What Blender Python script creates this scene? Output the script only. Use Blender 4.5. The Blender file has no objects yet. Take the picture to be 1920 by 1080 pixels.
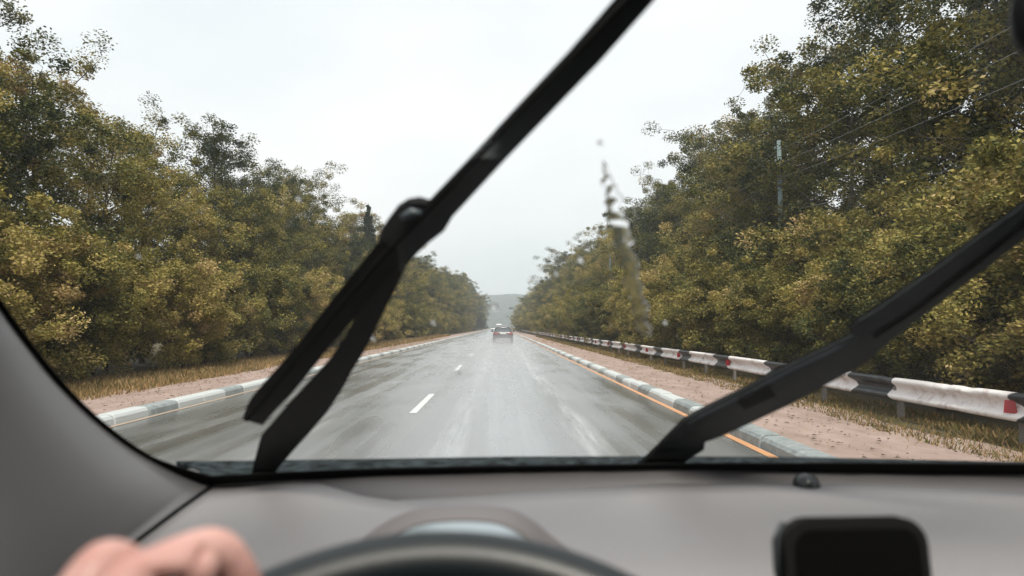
import bpy, bmesh, math, random
import numpy as np
from mathutils import Vector, Matrix, Euler
R = math.radians
S = bpy.context.scene
COL = S.collection

# ------------------------------------------------------------------ camera
EYE = Vector((0, 0, 1.4))
cam = bpy.data.cameras.new('camera')
camo = bpy.data.objects.new('camera', cam); COL.objects.link(camo)
camo.location = EYE
camo.rotation_euler = (R(90 + 3.264), 0, R(-1.03))
cam.sensor_width = 36; cam.lens = 24
cam.clip_start = 0.04; cam.clip_end = 6000
cam.dof.use_dof = True; cam.dof.focus_distance = 32; cam.dof.aperture_fstop = 4.2
S.camera = camo
CM = Euler(camo.rotation_euler).to_matrix()

# ------------------------------------------------------------------ world
SUN_EL, SUN_AZ = 58, 172          # degrees; azimuth measured from +Y towards +X
w = bpy.data.worlds.new('World'); S.world = w; w.use_nodes = True
nt = w.node_tree; nt.nodes.clear()
N = nt.nodes.new; L = nt.links.new
sky = N('ShaderNodeTexSky'); sky.sky_type = 'NISHITA'; sky.sun_disc = False
sky.sun_elevation = R(SUN_EL); sky.sun_rotation = R(SUN_AZ); sky.air_density = 1.6; sky.dust_density = 4
tc = N('ShaderNodeTexCoord'); mp = N('ShaderNodeMapping'); mp.inputs['Scale'].default_value = (1.0, 1.0, 2.2)
cn = N('ShaderNodeTexNoise'); cn.inputs['Scale'].default_value = 2.1; cn.inputs['Detail'].default_value = 5; cn.inputs['Roughness'].default_value = .45
cr = N('ShaderNodeValToRGB')
cr.color_ramp.elements[0].position = .32; cr.color_ramp.elements[0].color = (.66, .70, .715, 1)
cr.color_ramp.elements[1].position = .62; cr.color_ramp.elements[1].color = (.81, .80, .795, 1)
sc_ = N('ShaderNodeVectorMath'); sc_.operation = 'SCALE'; sc_.inputs[3].default_value = 9.0
mx = N('ShaderNodeMix'); mx.data_type = 'RGBA'; mx.inputs[0].default_value = .93
bg = N('ShaderNodeBackground'); bg.inputs[1].default_value = .1
wo = N('ShaderNodeOutputWorld')
L(tc.outputs['Generated'], mp.inputs[0]); L(mp.outputs[0], cn.inputs['Vector']); L(cn.outputs[0], cr.inputs[0])
L(cr.outputs[0], sc_.inputs[0]); L(sky.outputs[0], mx.inputs[6]); L(sc_.outputs[0], mx.inputs[7])
L(mx.outputs[2], bg.inputs[0]); L(bg.outputs[0], wo.inputs[0])
# ------------------------------------------------------------------ sun
sl = bpy.data.lights.new('sun', 'SUN'); sl.energy = 2.6; sl.angle = R(14); sl.color = (1, .93, .82)
so = bpy.data.objects.new('sun', sl); COL.objects.link(so)
sd = Vector((math.sin(R(SUN_AZ)) * math.cos(R(SUN_EL)), math.cos(R(SUN_AZ)) * math.cos(R(SUN_EL)), math.sin(R(SUN_EL))))
so.rotation_euler = sd.to_track_quat('Z', 'Y').to_euler(); so.location = (0, 0, 60)
S.view_settings.view_transform = 'Standard'; S.view_settings.look = 'None'
S.view_settings.exposure = 0.72; S.view_settings.gamma = 1
S.render.engine = 'CYCLES'
cy = S.cycles
cy.max_bounces = 8; cy.diffuse_bounces = 3; cy.glossy_bounces = 3; cy.transmission_bounces = 6
cy.transparent_max_bounces = 12; cy.volume_bounces = 1; cy.use_denoising = True
cy.caustics_reflective = False; cy.caustics_refractive = False

# ------------------------------------------------------------------ helpers
def ray(px, py):
    return (CM @ Vector(((px - 960) / 1280, (540 - py) / 1280, -1))).normalized()
WY, WZ, WS = .98, 1.191, 1.0      # windscreen plane: z = WZ + (WY - y) * WS
WN = Vector((0, -WS, -1)).normalized() * -1     # outward normal (forward / up)
def glass(px, py, off=0.0):
    d = ray(px, py)
    t = (WZ + WY * WS + off * math.sqrt(1 + WS * WS) - EYE.z) / (d.z + WS * d.y)
    return EYE + d * t
def at_y(px, py, y):
    d = ray(px, py); return EYE + d * (y / d.y)
def at_z(px, py, z):
    d = ray(px, py); return EYE + d * ((z - EYE.z) / d.z)
def interp(tab, x):
    return float(np.interp(x, [a for a, b in tab], [b for a, b in tab]))

class MB:
    def __init__(s): s.v = []; s.f = []
    def add(s, vs, fs):
        o = len(s.v); s.v += [tuple(v) for v in vs]; s.f += [tuple(i + o for i in f) for f in fs]; return s
    def box(s, c, d, rz=0, m=None):
        x, y, z = [k / 2 for k in d]
        p = [Vector((a * x, b * y, e * z)) for a in (-1, 1) for b in (-1, 1) for e in (-1, 1)]
        M = Matrix.Translation(c) @ Matrix.Rotation(rz, 4, 'Z')
        if m: M = Matrix.Translation(c) @ m
        return s.add([M @ q for q in p], [(0, 1, 3, 2), (4, 6, 7, 5), (0, 4, 5, 1), (2, 3, 7, 6), (0, 2, 6, 4), (1, 5, 7, 3)])
    def tube(s, pts, rad, n=8, cap=True):
        pts = [Vector(p) for p in pts]
        if not hasattr(rad, '__len__'): rad = [rad] * len(pts)
        vs = []; ref = None
        for i, p in enumerate(pts):
            t = (pts[min(i + 1, len(pts) - 1)] - pts[max(i - 1, 0)]).normalized()
            if ref is None: ref = Vector((1, 0, 0)) if abs(t.x) < .8 else Vector((0, 1, 0))
            a = (ref - t * ref.dot(t)).normalized(); b = t.cross(a); ref = a
            vs += [p + (a * math.cos(2 * math.pi * k / n) + b * math.sin(2 * math.pi * k / n)) * rad[i] for k in range(n)]
        fs = [(i * n + k, i * n + (k + 1) % n, (i + 1) * n + (k + 1) % n, (i + 1) * n + k) for i in range(len(pts) - 1) for k in range(n)]
        if cap: fs += [tuple(range(n))[::-1], tuple((len(pts) - 1) * n + k for k in range(n))]
        return s.add(vs, fs)
    def grid(s, rows, close=False):
        n = len(rows[0]); vs = [p for r in rows for p in r]; fs = []
        for i in range(len(rows) - 1):
            for k in range(n if close else n - 1):
                k2 = (k + 1) % n
                fs.append((i * n + k, i * n + k2, (i + 1) * n + k2, (i + 1) * n + k))
        return s.add(vs, fs)
    def prism(s, pts, off):
        n = len(pts); off = Vector(off)
        return s.add(list(pts) + [Vector(p) + off for p in pts],
                     [tuple(range(n)), tuple(range(2 * n - 1, n - 1, -1))] + [(k, (k + 1) % n, n + (k + 1) % n, n + k) for k in range(n)])
    def lathe(s, prof, c=(0, 0, 0), n=24):
        rows = [[Vector(c) + Vector((r * math.cos(2 * math.pi * k / n), r * math.sin(2 * math.pi * k / n), z)) for k in range(n)] for r, z in prof]
        return s.grid(rows, True)
    def build(s, name, m, parent=None, smooth=False, bevel=0, sub=0, solid=0, autos=None):
        me = bpy.data.meshes.new(name); me.from_pydata(s.v, [], s.f); me.update()
        return finish(name, me, m, parent, smooth, bevel, sub, solid)
def finish(name, me, m, parent=None, smooth=False, bevel=0, sub=0, solid=0):
    if m: me.materials.append(m)
    if smooth: me.polygons.foreach_set('use_smooth', [True] * len(me.polygons))
    o = bpy.data.objects.new(name, me); COL.objects.link(o)
    if parent: o.parent = parent
    if solid: q = o.modifiers.new('solid', 'SOLIDIFY'); q.thickness = solid; q.offset = 0
    if bevel: q = o.modifiers.new('bevel', 'BEVEL'); q.width = bevel; q.segments = 3; q.limit_method = 'ANGLE'; q.angle_limit = R(35)
    if sub: q = o.modifiers.new('sub', 'SUBSURF'); q.levels = sub; q.render_levels = sub
    return o
def tag(o, label=None, cat=None, group=None, kind=None):
    if label: o['label'] = label
    if cat: o['category'] = cat
    if group: o['group'] = group
    if kind: o['kind'] = kind
    return o
def empty(name, loc=(0, 0, 0), label=None, cat=None, group=None, parent=None):
    o = bpy.data.objects.new(name, None); COL.objects.link(o); o.location = loc; o.empty_display_size = .1
    if parent: o.parent = parent
    return tag(o, label, cat, group)

# ------------------------------------------------------------------ materials
def mat(name, col, rough=.6, metal=0, spec=.5, coat=0, noise=None, bump=None, trans=0, ior=1.5, sss=0):
    """noise=(scale, other colour, strength, stretch)  bump=(scale, strength, distance)"""
    m = bpy.data.materials.new(name); m.use_nodes = True; t = m.node_tree
    b = t.nodes['Principled BSDF']; b.inputs['Base Color'].default_value = (*col, 1)
    b.inputs['Roughness'].default_value = rough; b.inputs['Metallic'].default_value = metal
    b.inputs['Specular IOR Level'].default_value = spec; b.inputs['Coat Weight'].default_value = coat
    b.inputs['Coat Roughness'].default_value = .08; b.inputs['IOR'].default_value = ior
    b.inputs['Transmission Weight'].default_value = trans
    if sss: b.inputs['Subsurface Weight'].default_value = sss; b.inputs['Subsurface Radius'].default_value = (.01, .004, .002); b.inputs['Subsurface Scale'].default_value = 1
    g = t.nodes.new('ShaderNodeTexCoord')
    if noise:
        sc, c2, st, stretch = noise
        mpn = t.nodes.new('ShaderNodeMapping'); mpn.inputs['Scale'].default_value = stretch
        n = t.nodes.new('ShaderNodeTexNoise'); n.inputs['Scale'].default_value = sc; n.inputs['Detail'].default_value = 7; n.inputs['Roughness'].default_value = .62
        r = t.nodes.new('ShaderNodeValToRGB'); r.color_ramp.elements[0].position = .5 - .5 * (1 - st); r.color_ramp.elements[1].position = .5 + .5 * (1 - st)
        r.color_ramp.elements[0].color = (*col, 1); r.color_ramp.elements[1].color = (*c2, 1)
        t.links.new(g.outputs['Object'], mpn.inputs[0]); t.links.new(mpn.outputs[0], n.inputs['Vector'])
        t.links.new(n.outputs[0], r.inputs[0]); t.links.new(r.outputs[0], b.inputs['Base Color'])
    if bump:
        n = t.nodes.new('ShaderNodeTexNoise'); n.inputs['Scale'].default_value = bump[0]; n.inputs['Detail'].default_value = 5
        q = t.nodes.new('ShaderNodeBump'); q.inputs['Strength'].default_value = bump[1]; q.inputs['Distance'].default_value = bump[2]
        t.links.new(g.outputs['Object'], n.inputs['Vector']); t.links.new(n.outputs[0], q.inputs['Height']); t.links.new(q.outputs[0], b.inputs['Normal'])
    return m
U = (1, 1, 1)
M = {}
M['dash'] = mat('dash_plastic', (.215, .206, .211), .5, noise=(230, (.255, .244, .25), .3, U), bump=(900, .25, .0006))
M['dash_shaded'] = mat('shaded_dash_plastic', (.088, .083, .085), .6, noise=(260, (.10, .095, .097), .3, U), bump=(900, .25, .0006))  # darker copy of the dash plastic with the recess shade in its colour
M['hood'] = mat('binnacle_plastic', (.15, .138, .142), .6, bump=(900, .25, .0006))
M['pillar'] = mat('pillar_cloth', (.115, .112, .115), .42, noise=(420, (.135, .132, .135), .3, U), bump=(1300, .35, .0006))
M['black'] = mat('black_plastic', (.008, .008, .008), .65, spec=.2)
M['rubber'] = mat('black_rubber', (.006, .006, .006), .8, spec=.15)
M['wiper'] = mat('wiper_metal', (.018, .021, .022), .5, spec=.4, noise=(90, (.028, .032, .033), .4, U), bump=(120, .2, .002))
M['wiper_wet'] = mat('wet_wiper_arm', (.009, .012, .013), .3, spec=.35, coat=.1, noise=(70, (.022, .027, .029), .5, U), bump=(60, .35, .002))
M['wiper_highlight'] = mat('wiper_highlight', (.10, .125, .14), .35, bump=(80, .3, .002))  # pale colour for sky-lit edges and glints painted on the wipers
M['leather'] = mat('wheel_leather', (.006, .010, .012), .42, coat=.05, bump=(700, .2, .0006))
M['lens'] = mat('instrument_lens_sheen', (.42, .48, .51), .35, metal=.7)
M['cowl'] = mat('wet_cowl_glints', (.004, .005, .006), .8, spec=.04, noise=(45, (.06, .075, .082), .72, (1, 2, 1)), bump=(120, 1, .012))  # pale noise flecks paint wet glints into the black plastic
M['paint'] = mat('car_paint', (.09, .10, .11), .3, coat=.6)
M['sensor'] = mat('sensor_plastic', (.02, .024, .026), .3)
M['skin'] = mat('skin', (.80, .52, .46), .36, sss=.12, noise=(38, (.58, .24, .20), .3, U), bump=(130, .5, .0018))
M['sleeve'] = mat('sleeve_cloth', (.04, .045, .06), .9, bump=(400, .4, .002))
M['kerb'] = None
M['bark'] = mat('bark', (.06, .048, .038), .9, noise=(14, (.13, .11, .09), .4, (1, 1, .25)), bump=(30, .8, .02))
M['pole'] = mat('pole_concrete', (.20, .28, .29), .8, noise=(6, (.30, .38, .38), .3, (1, 1, .3)))
M['wire'] = mat('wire_metal', (.32, .33, .33), .5)
M['post'] = mat('post_metal', (.13, .125, .12), .6, noise=(20, (.24, .22, .2), .3, U))
M['refl'] = mat('red_reflector', (.30, .012, .015), .35, coat=.5)
M['tyre'] = mat('tyre', (.015, .015, .015), .8)
M['rim'] = mat('wheel_metal', (.3, .3, .31), .35, metal=.8)

def leaf_mat(name, ramp):
    m = bpy.data.materials.new(name); m.use_nodes = True; t = m.node_tree; t.nodes.clear(); n = t.nodes.new
    at = n('ShaderNodeAttribute'); at.attribute_name = 'tint'
    oi = n('ShaderNodeObjectInfo')
    ad = n('ShaderNodeMath'); ad.operation = 'MULTIPLY_ADD'; ad.inputs[1].default_value = .44; 
    sb = n('ShaderNodeMath'); sb.operation = 'MULTIPLY_ADD'; sb.inputs[1].default_value = 1; 
    t.links.new(oi.outputs['Random'], ad.inputs[0]); ad.inputs[2].default_value = -.21
    t.links.new(at.outputs['Fac'], sb.inputs[0]); t.links.new(ad.outputs[0], sb.inputs[2])
    r = n('ShaderNodeValToRGB'); e = r.color_ramp.elements
    while len(e) < len(ramp): e.new(.5)
    for q, (p, c) in zip(e, ramp): q.position = p; q.color = (*c, 1)
    t.links.new(sb.outputs[0], r.inputs[0])
    d = n('ShaderNodeBsdfPrincipled'); d.inputs['Roughness'].default_value = .6; d.inputs['Specular IOR Level'].default_value = .2
    tr = n('ShaderNodeBsdfTranslucent'); mxx = n('ShaderNodeMixShader'); mxx.inputs[0].default_value = .22
    o = n('ShaderNodeOutputMaterial')
    t.links.new(r.outputs[0], d.inputs['Base Color']); t.links.new(r.outputs[0], tr.inputs['Color'])
    t.links.new(d.outputs[0], mxx.inputs[1]); t.links.new(tr.outputs[0], mxx.inputs[2]); t.links.new(mxx.outputs[0], o.inputs[0])
    return m
M['leaf'] = leaf_mat('olive_leaves', [(.0, (.020, .034, .018)), (.25, (.055, .070, .022)), (.5, (.185, .172, .045)), (.78, (.40, .325, .095)), (1, (.50, .36, .18))])
M['leaf_dark'] = leaf_mat('tree_leaves', [(.0, (.022, .038, .028)), (.3, (.055, .072, .030)), (.6, (.165, .150, .045)), (.85, (.33, .265, .08)), (1, (.42, .29, .14))])
M['needle'] = leaf_mat('needles', [(0, (.018, .032, .024)), (1, (.045, .062, .034))])
M['grass'] = leaf_mat('dry_grass', [(.0, (.10, .11, .03)), (.35, (.20, .15, .06)), (.7, (.42, .27, .13)), (1, (.48, .30, .17))])

# ------------------------------------------------------------------ ground, road, verge
def road_mat():
    m = bpy.data.materials.new('wet_asphalt'); m.use_nodes = True; t = m.node_tree; n = t.nodes.new; k = t.links.new
    b = t.nodes['Principled BSDF']
    g = n('ShaderNodeTexCoord')
    def nz(scale, stretch, det=6, rough=.6):
        q = n('ShaderNodeMapping'); q.inputs['Scale'].default_value = stretch; z = n('ShaderNodeTexNoise')
        z.inputs['Scale'].default_value = scale; z.inputs['Detail'].default_value = det; z.inputs['Roughness'].default_value = rough
        k(g.outputs['Object'], q.inputs[0]); k(q.outputs[0], z.inputs['Vector']); return z
    fine = nz(45, (1, .5, 1), 4); pat = nz(.9, (1, .25, 1), 3, .5); trk = nz(2.2, (1, .018, 1), 4, .5); rip = nz(9, (1, .6, 1), 5)
    r = n('ShaderNodeValToRGB'); r.color_ramp.elements[0].color = (.075, .079, .082, 1); r.color_ramp.elements[1].color = (.135, .139, .14, 1)
    r.color_ramp.elements[0].position = .3; r.color_ramp.elements[1].position = .75
    k(pat.outputs[0], r.inputs[0]); k(r.outputs[0], b.inputs['Base Color'])
    sp = n('ShaderNodeSeparateXYZ'); k(g.outputs['Object'], sp.inputs[0]); foam = nz(5.5, (1, .05, 1), 8, .7); acc = None
    for x0_, w_, s_ in ((1.12, .30, .8), (-.55, .34, .55), (-2.6, .3, .4), (-4.2, .3, .35)):
        q1 = n('ShaderNodeMath'); q1.operation = 'SUBTRACT'; q1.inputs[1].default_value = x0_; k(sp.outputs[0], q1.inputs[0])
        q2 = n('ShaderNodeMath'); q2.operation = 'ABSOLUTE'; k(q1.outputs[0], q2.inputs[0])
        q3 = n('ShaderNodeMapRange'); q3.interpolation_type = 'SMOOTHERSTEP'; q3.inputs[1].default_value = 0; q3.inputs[2].default_value = w_; q3.inputs[3].default_value = s_; q3.inputs[4].default_value = 0; k(q2.outputs[0], q3.inputs[0])
        if acc is None: acc = q3
        else:
            q4 = n('ShaderNodeMath'); q4.operation = 'ADD'; k(acc.outputs[0], q4.inputs[0]); k(q3.outputs[0], q4.inputs[1]); acc = q4
    fm_ = n('ShaderNodeMapRange'); fm_.inputs[1].default_value = .42; fm_.inputs[2].default_value = .7; k(foam.outputs[0], fm_.inputs[0])
    fx = n('ShaderNodeMath'); fx.operation = 'MULTIPLY'; k(fm_.outputs[0], fx.inputs[0]); k(acc.outputs[0], fx.inputs[1])
    cm = n('ShaderNodeMix'); cm.data_type = 'RGBA'; cm.inputs[7].default_value = (.62, .64, .65, 1); k(fx.outputs[0], cm.inputs[0]); k(r.outputs[0], cm.inputs[6]); k(cm.outputs[2], b.inputs['Base Color'])
    a = n('ShaderNodeMath'); a.operation = 'ADD'; k(pat.outputs[0], a.inputs[0]); k(trk.outputs[0], a.inputs[1])
    rr = n('ShaderNodeMapRange'); rr.inputs[1].default_value = .65; rr.inputs[2].default_value = 1.35; rr.inputs[3].default_value = .19; rr.inputs[4].default_value = .38
    rr.interpolation_type = 'SMOOTHERSTEP'; r.color_ramp.interpolation = 'EASE'; k(a.outputs[0], rr.inputs[0]); k(rr.outputs[0], b.inputs['Roughness'])
    b.inputs['IOR'].default_value = 2.9; b.inputs['Coat Weight'].default_value = 1; b.inputs['Coat IOR'].default_value = 1.5
    k(rr.outputs[0], b.inputs['Coat Roughness'])
    b1 = n('ShaderNodeBump'); b1.inputs['Strength'].default_value = .10; b1.inputs['Distance'].default_value = .006; k(fine.outputs[0], b1.inputs['Height'])
    b2 = n('ShaderNodeBump'); b2.inputs['Strength'].default_value = .02; b2.inputs['Distance'].default_value = .01; k(rip.outputs[0], b2.inputs['Height']); k(b1.outputs[0], b.inputs['Normal']); k(b1.outputs[0], b.inputs['Coat Normal'])
    return m
M['road'] = road_mat()
M['dirt'] = mat('pink_gravel_dirt', (.19, .135, .10), .85, noise=(2.6, (.47, .355, .32), .25, (1, .5, 1)), bump=(55, .8, .02))
M['soil'] = mat('forest_floor', (.055, .052, .025), .95, noise=(1.2, (.12, .09, .045), .3, U), bump=(8, .8, .1))
M['white_line'] = mat('white_road_paint', (.72, .73, .73), .4, noise=(14, (.50, .51, .51), .2, U))
M['orange_line'] = mat('orange_road_paint', (.62, .33, .15), .4, noise=(5, (.50, .25, .12), .1, (1, .3, 1)))

M['faded_line'] = mat('faded_road_paint', (.52, .36, .24), .45, noise=(6, (.22, .20, .18), .1, (1, .3, 1)))
RL, RR_, END = -5.53, 2.95, 620
def sheet(name, x0, x1, z0, z1, m, y0=-40, y1=END, ny=60, nx=2, amp=0):
    rng = np.random.RandomState(3)
    mb = MB(); rows = []
    for y in np.concatenate([np.linspace(y0, 60, ny), np.linspace(64, y1, 30)]):
        rows.append([(x0 + (x1 - x0) * i / (nx - 1), y, z0 + (z1 - z0) * i / (nx - 1) + (rng.rand() - .5) * amp) for i in range(nx)])
    mb.grid(rows); return tag(mb.build(name, m, smooth=True), kind='structure')
sheet('road', RL - .02, RR_ + .09, 0, 0, M['road'])
mb = MB(); y = 11.2 - 10.85 * 4
while y < 330:
    mb.add([(-1.47, y, .004), (-1.35, y, .004), (-1.35, y + 3.2, .004), (-1.47, y + 3.2, .004)], [(0, 1, 2, 3)]); y += 10.85
tag(mb.build('lane_marking', M['white_line']), kind='structure')
for x0, x1 in ((RL + .03, RL + .13), (RR_ - .06, RR_ + .05)):
    tag(MB().add([(x0, -40, .004), (x1, -40, .004), (x1, END, .004), (x0, END, .004)], [(0, 1, 2, 3)]).build('edge_marking', M['orange_line' if x0 > 0 else 'faded_line']), kind='structure')
# kerbs: metre-long sloping blocks, whitewashed two by two with a bare one between
def kerb_mat():
    m = mat('kerb_paint', (.6, .6, .6), .7, bump=(40, .7, .01)); t = m.node_tree; n = t.nodes.new; k = t.links.new
    b = t.nodes['Principled BSDF']; at = n('ShaderNodeAttribute'); at.attribute_name = 'tint'
    g = n('ShaderNodeTexCoord'); z = n('ShaderNodeTexNoise'); z.inputs['Scale'].default_value = 7; z.inputs['Detail'].default_value = 8; z.inputs['Roughness'].default_value = .7
    k(g.outputs['Object'], z.inputs['Vector'])
    mr = n('ShaderNodeMath'); mr.operation = 'MULTIPLY_ADD'; mr.inputs[1].default_value = .75; k(z.outputs[0], mr.inputs[0])
    sb = n('ShaderNodeMath'); sb.operation = 'SUBTRACT'; sb.inputs[1].default_value = .37; k(at.outputs['Fac'], sb.inputs[0]); k(sb.outputs[0], mr.inputs[2])
    r = n('ShaderNodeValToRGB'); r.color_ramp.elements[0].color = (.13, .16, .165, 1); r.color_ramp.elements[1].color = (.50, .53, .53, 1)
    r.color_ramp.elements[0].position = .1; r.color_ramp.elements[1].position = .75
    k(mr.outputs[0], r.inputs[0]); k(r.outputs[0], b.inputs['Base Color']); return m
M['kerb'] = kerb_mat()
def kerb(sx, x0):
    rng = random.Random(5 if sx > 0 else 8); V = []; F = []; T = []; y = -12; i = 0
    while y < 420:
        L_ = (1.0 if y < 90 else 2.0); g = .012; dz = rng.uniform(-.008, .008); dx = rng.uniform(-.012, .012); dr = rng.uniform(-.012, .012)
        prof = [(0, -.02), (.015, .085), (.045, .125), (.085, .14), (.25, .14), (.26, .06)]
        o = len(V); tint = (.95, .85, .38)[i % 3] + rng.uniform(-.12, .05)
        if rng.random() < .08: tint = .3
        ys = [y + g, y + g + .015, y + L_ - g - .015, y + L_ - g]
        for j, yy in enumerate(ys):
            sh = .006 if j in (0, 3) else 0
            for (px, pz) in prof:
                V.append((x0 + sx * (px + dx + dr * (yy - y) + (sh if px < .1 else 0)), yy, pz + dz - sh)); T.append(tint)
        n = len(prof)
        for a in range(3):
            for c in range(n - 1):
                q = (o + a * n + c, o + a * n + c + 1, o + (a + 1) * n + c + 1, o + (a + 1) * n + c)
                F.append(q if sx < 0 else q[::-1])
        F.append(tuple(range(o, o + n))); F.append(tuple(o + 3 * n + k for k in range(n)))
        y += L_; i += 1
    me = bpy.data.meshes.new('kerb'); me.from_pydata(V, [], F); me.update()
    a = me.attributes.new('tint', 'FLOAT', 'POINT'); a.data.foreach_set('value', T)
    tag(finish('kerb', me, M['kerb']), kind='structure')
kerb(1, RR_ + .07); kerb(-1, RL)
sheet('verge', RR_ + .30, 5.35, .125, .11, M['dirt'], nx=8, amp=.03, ny=180)
sheet('verge', -7.75, RL - .23, .11, .125, M['dirt'], nx=8, amp=.03, ny=180)
# ground with banks rising gently behind the trees
mb = MB(); rows = []
rg = np.random.RandomState(1)
xs_r = [5.2, 6.2, 7.5, 9.5, 12, 16, 24, 50, 140, 500, 900]
for side in (1, -1):
    rows = []
    for y in list(np.linspace(-60, 80, 60)) + list(np.linspace(90, 1300, 60)):
        r_ = []
        for x in xs_r:
            xx = x if side > 0 else -(x + 2.3)
            z = .09 + max(0, x - 6.5) * (.05 if side > 0 else .02) * (1 if x < 60 else .3) + (rg.rand() - .5) * .08
            r_.append((xx, y, z))
        rows.append(r_)
    mb.grid(rows)
tag(mb.build('ground', M['soil'], smooth=True), kind='structure')
tag(MB().add([(-14, 380, .02), (12, 380, .02), (12, 1300, .05), (-14, 1300, .05)], [(0, 1, 2, 3)]).build('valley_floor', M['soil']), kind='structure')

# ------------------------------------------------------------------ far hill
def hill():
    rs = np.random.RandomState(4); rows = []
    xs = np.linspace(-560, 560, 150)
    ridge = 47 + 2.5 * np.sin(xs / 75 + 1.9) + .9 * np.sin(xs / 31) + .8 * np.sin(xs / 11) + xs * .03
    for j, v in enumerate(np.linspace(0, 1, 40)):
        yy = 760 + v * 330
        prof = math.sin(min(v * 1.15, 1) * math.pi / 2) ** 1.25
        rows.append([(x, yy + 30 * math.sin(x / 60), ridge[i] * prof + (rs.rand() - .5) * 4.0 * (v > .02)) for i, x in enumerate(xs)])
    mb = MB(); mb.grid(rows)
    m = mat('wooded_hillside', (.016, .034, .032), .95, noise=(.05, (.05, .072, .062), .35, U), bump=(.2, 1, 4))
    tag(mb.build('hill', m, smooth=False), kind='structure')
hill()

# ------------------------------------------------------------------ vegetation
def leaf_mesh(name, cen, crad, nper, size, m, seed, tint0, squash=.8, asp=.55, droop=0.0, col_sp=.15, upc=None):
    rs = np.random.RandomState(seed); K = len(cen); n = K * nper
    c = np.repeat(np.array(cen, float), nper, 0); rr = np.repeat(np.array(crad, float), nper)
    d = rs.normal(size=(n, 3)); d /= np.linalg.norm(d, axis=1)[:, None]
    rad = rr * rs.rand(n) ** .45
    p = c + d * rad[:, None] * np.array([1, 1, squash])
    u = rs.normal(size=(n, 3)) * np.array([1, 1, .55]); u[:, 2] -= droop; u += d * .4; u /= np.linalg.norm(u, axis=1)[:, None]
    nn = rs.normal(size=(n, 3)) * .75 + np.array([0, 0, .75]); v = np.cross(u, nn); v /= (np.linalg.norm(v, axis=1)[:, None] + 1e-6)
    s = size * (.6 + .8 * rs.rand(n)); a = u * s[:, None] * .5; b = v * (s * asp)[:, None] * .5
    V = np.stack([p - a, p - a * .1 + b, p + a, p - a * .1 - b], 1).reshape(-1, 3)
    V[:, 2] = np.maximum(V[:, 2], .03)
    me = bpy.data.meshes.new(name); me.vertices.add(4 * n); me.vertices.foreach_set('co', V.ravel())
    me.loops.add(4 * n); me.loops.foreach_set('vertex_index', np.arange(4 * n, dtype=np.int32))
    me.polygons.add(n); me.polygons.foreach_set('loop_start', np.arange(0, 4 * n, 4, dtype=np.int32)); me.polygons.foreach_set('loop_total', np.full(n, 4, dtype=np.int32))
    ct = np.repeat(tint0 + col_sp * rs.normal(size=K), nper) + .12 * rs.normal(size=n)
    me.update(calc_edges=True)
    at = me.attributes.new('tint', 'FLOAT', 'POINT'); at.data.foreach_set('value', np.repeat(np.clip(ct, 0, 1), 4).astype(np.float32))
    me.materials.append(m); return me

def branchy(seed, H, rad, base, nl, lean=.3, tr=.14, kind='tree', nleaf=230, lsize=.10, cr=.5, m=None, tint=.45, stems=1):
    """returns (wood mesh, crown mesh) of one plant"""
    rs = random.Random(seed); wood = MB(); cen = []; crr = []
    for st in range(stems):
        lx, ly = rs.uniform(-lean, lean) * H * .25, rs.uniform(-lean, lean) * H * .25
        ox, oy = (0, 0) if stems == 1 else (rs.uniform(-.35, .35), rs.uniform(-.35, .35))
        hh = H * (1 if st == 0 else rs.uniform(.6, .95)); pts = []
        for i in range(7):
            t = i / 6; pts.append(Vector((ox + lx * t * t + rs.uniform(-.1, .1) * t * tr * 8, oy + ly * t * t + rs.uniform(-.1, .1) * t * tr * 8, hh * .9 * t - (.15 if i == 0 else 0))))
        wood.tube(pts, [tr * (1 - .87 * i / 6) * (1.25 if i == 0 else 1) for i in range(7)], 7)
        def on(t):
            f = t * 6; i = min(int(f), 5); return pts[i].lerp(pts[i + 1], f - i)
        for k in range(nl):
            t = base / H + (.97 - base / H) * (k + rs.random()) / nl
            p0 = on(min(t / .97, 1)); a = k * 2.4 + rs.uniform(-.5, .5)
            q = (t - base / H) / (1 - base / H)
            ln = rad * (1 - .62 * q ** 1.6) * rs.uniform(.6, 1.22) * (.75 + .5 * min(1, q * 4))
            up = rs.uniform(.15, .75) + .5 * q
            e = p0 + Vector((math.cos(a) * ln, math.sin(a) * ln, up * ln))
            if e.z > H * 1.03: e.z = H * 1.03
            mid = p0.lerp(e, .5) + Vector((rs.uniform(-.2, .2), rs.uniform(-.2, .2), rs.uniform(-.05, .25) * ln * .5))
            r0 = tr * .42 * (1 - .6 * t)
            wood.tube([p0, mid, e], [r0, r0 * .6, r0 * .2], 5, False)
            for j in range(9):
                s = .28 + .72 * j / 8; c0 = p0.lerp(mid, s * 2) if s < .5 else mid.lerp(e, s * 2 - 1)
                off = Vector((rs.gauss(0, 1), rs.gauss(0, 1), rs.gauss(.25, .7))) * cr * rs.uniform(.5, 1.25)
                c1 = c0 + off
                wood.tube([c0, c1], [r0 * .3, r0 * .1], 4, False)
                cen.append(tuple(c1)); crr.append(cr * rs.uniform(.45, 1.2))
        cen.append(tuple(pts[-1] + Vector((0, 0, H * .04)))); crr.append(cr * .8)
    wm = bpy.data.meshes.new('trunk'); wm.from_pydata(wood.v, [], wood.f); wm.update(); wm.materials.append(M['bark'])
    wm.polygons.foreach_set('use_smooth', [True] * len(wm.polygons))
    cm = leaf_mesh('crown', cen, crr, nleaf, lsize, m, seed, tint)
    return wm, cm
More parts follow.
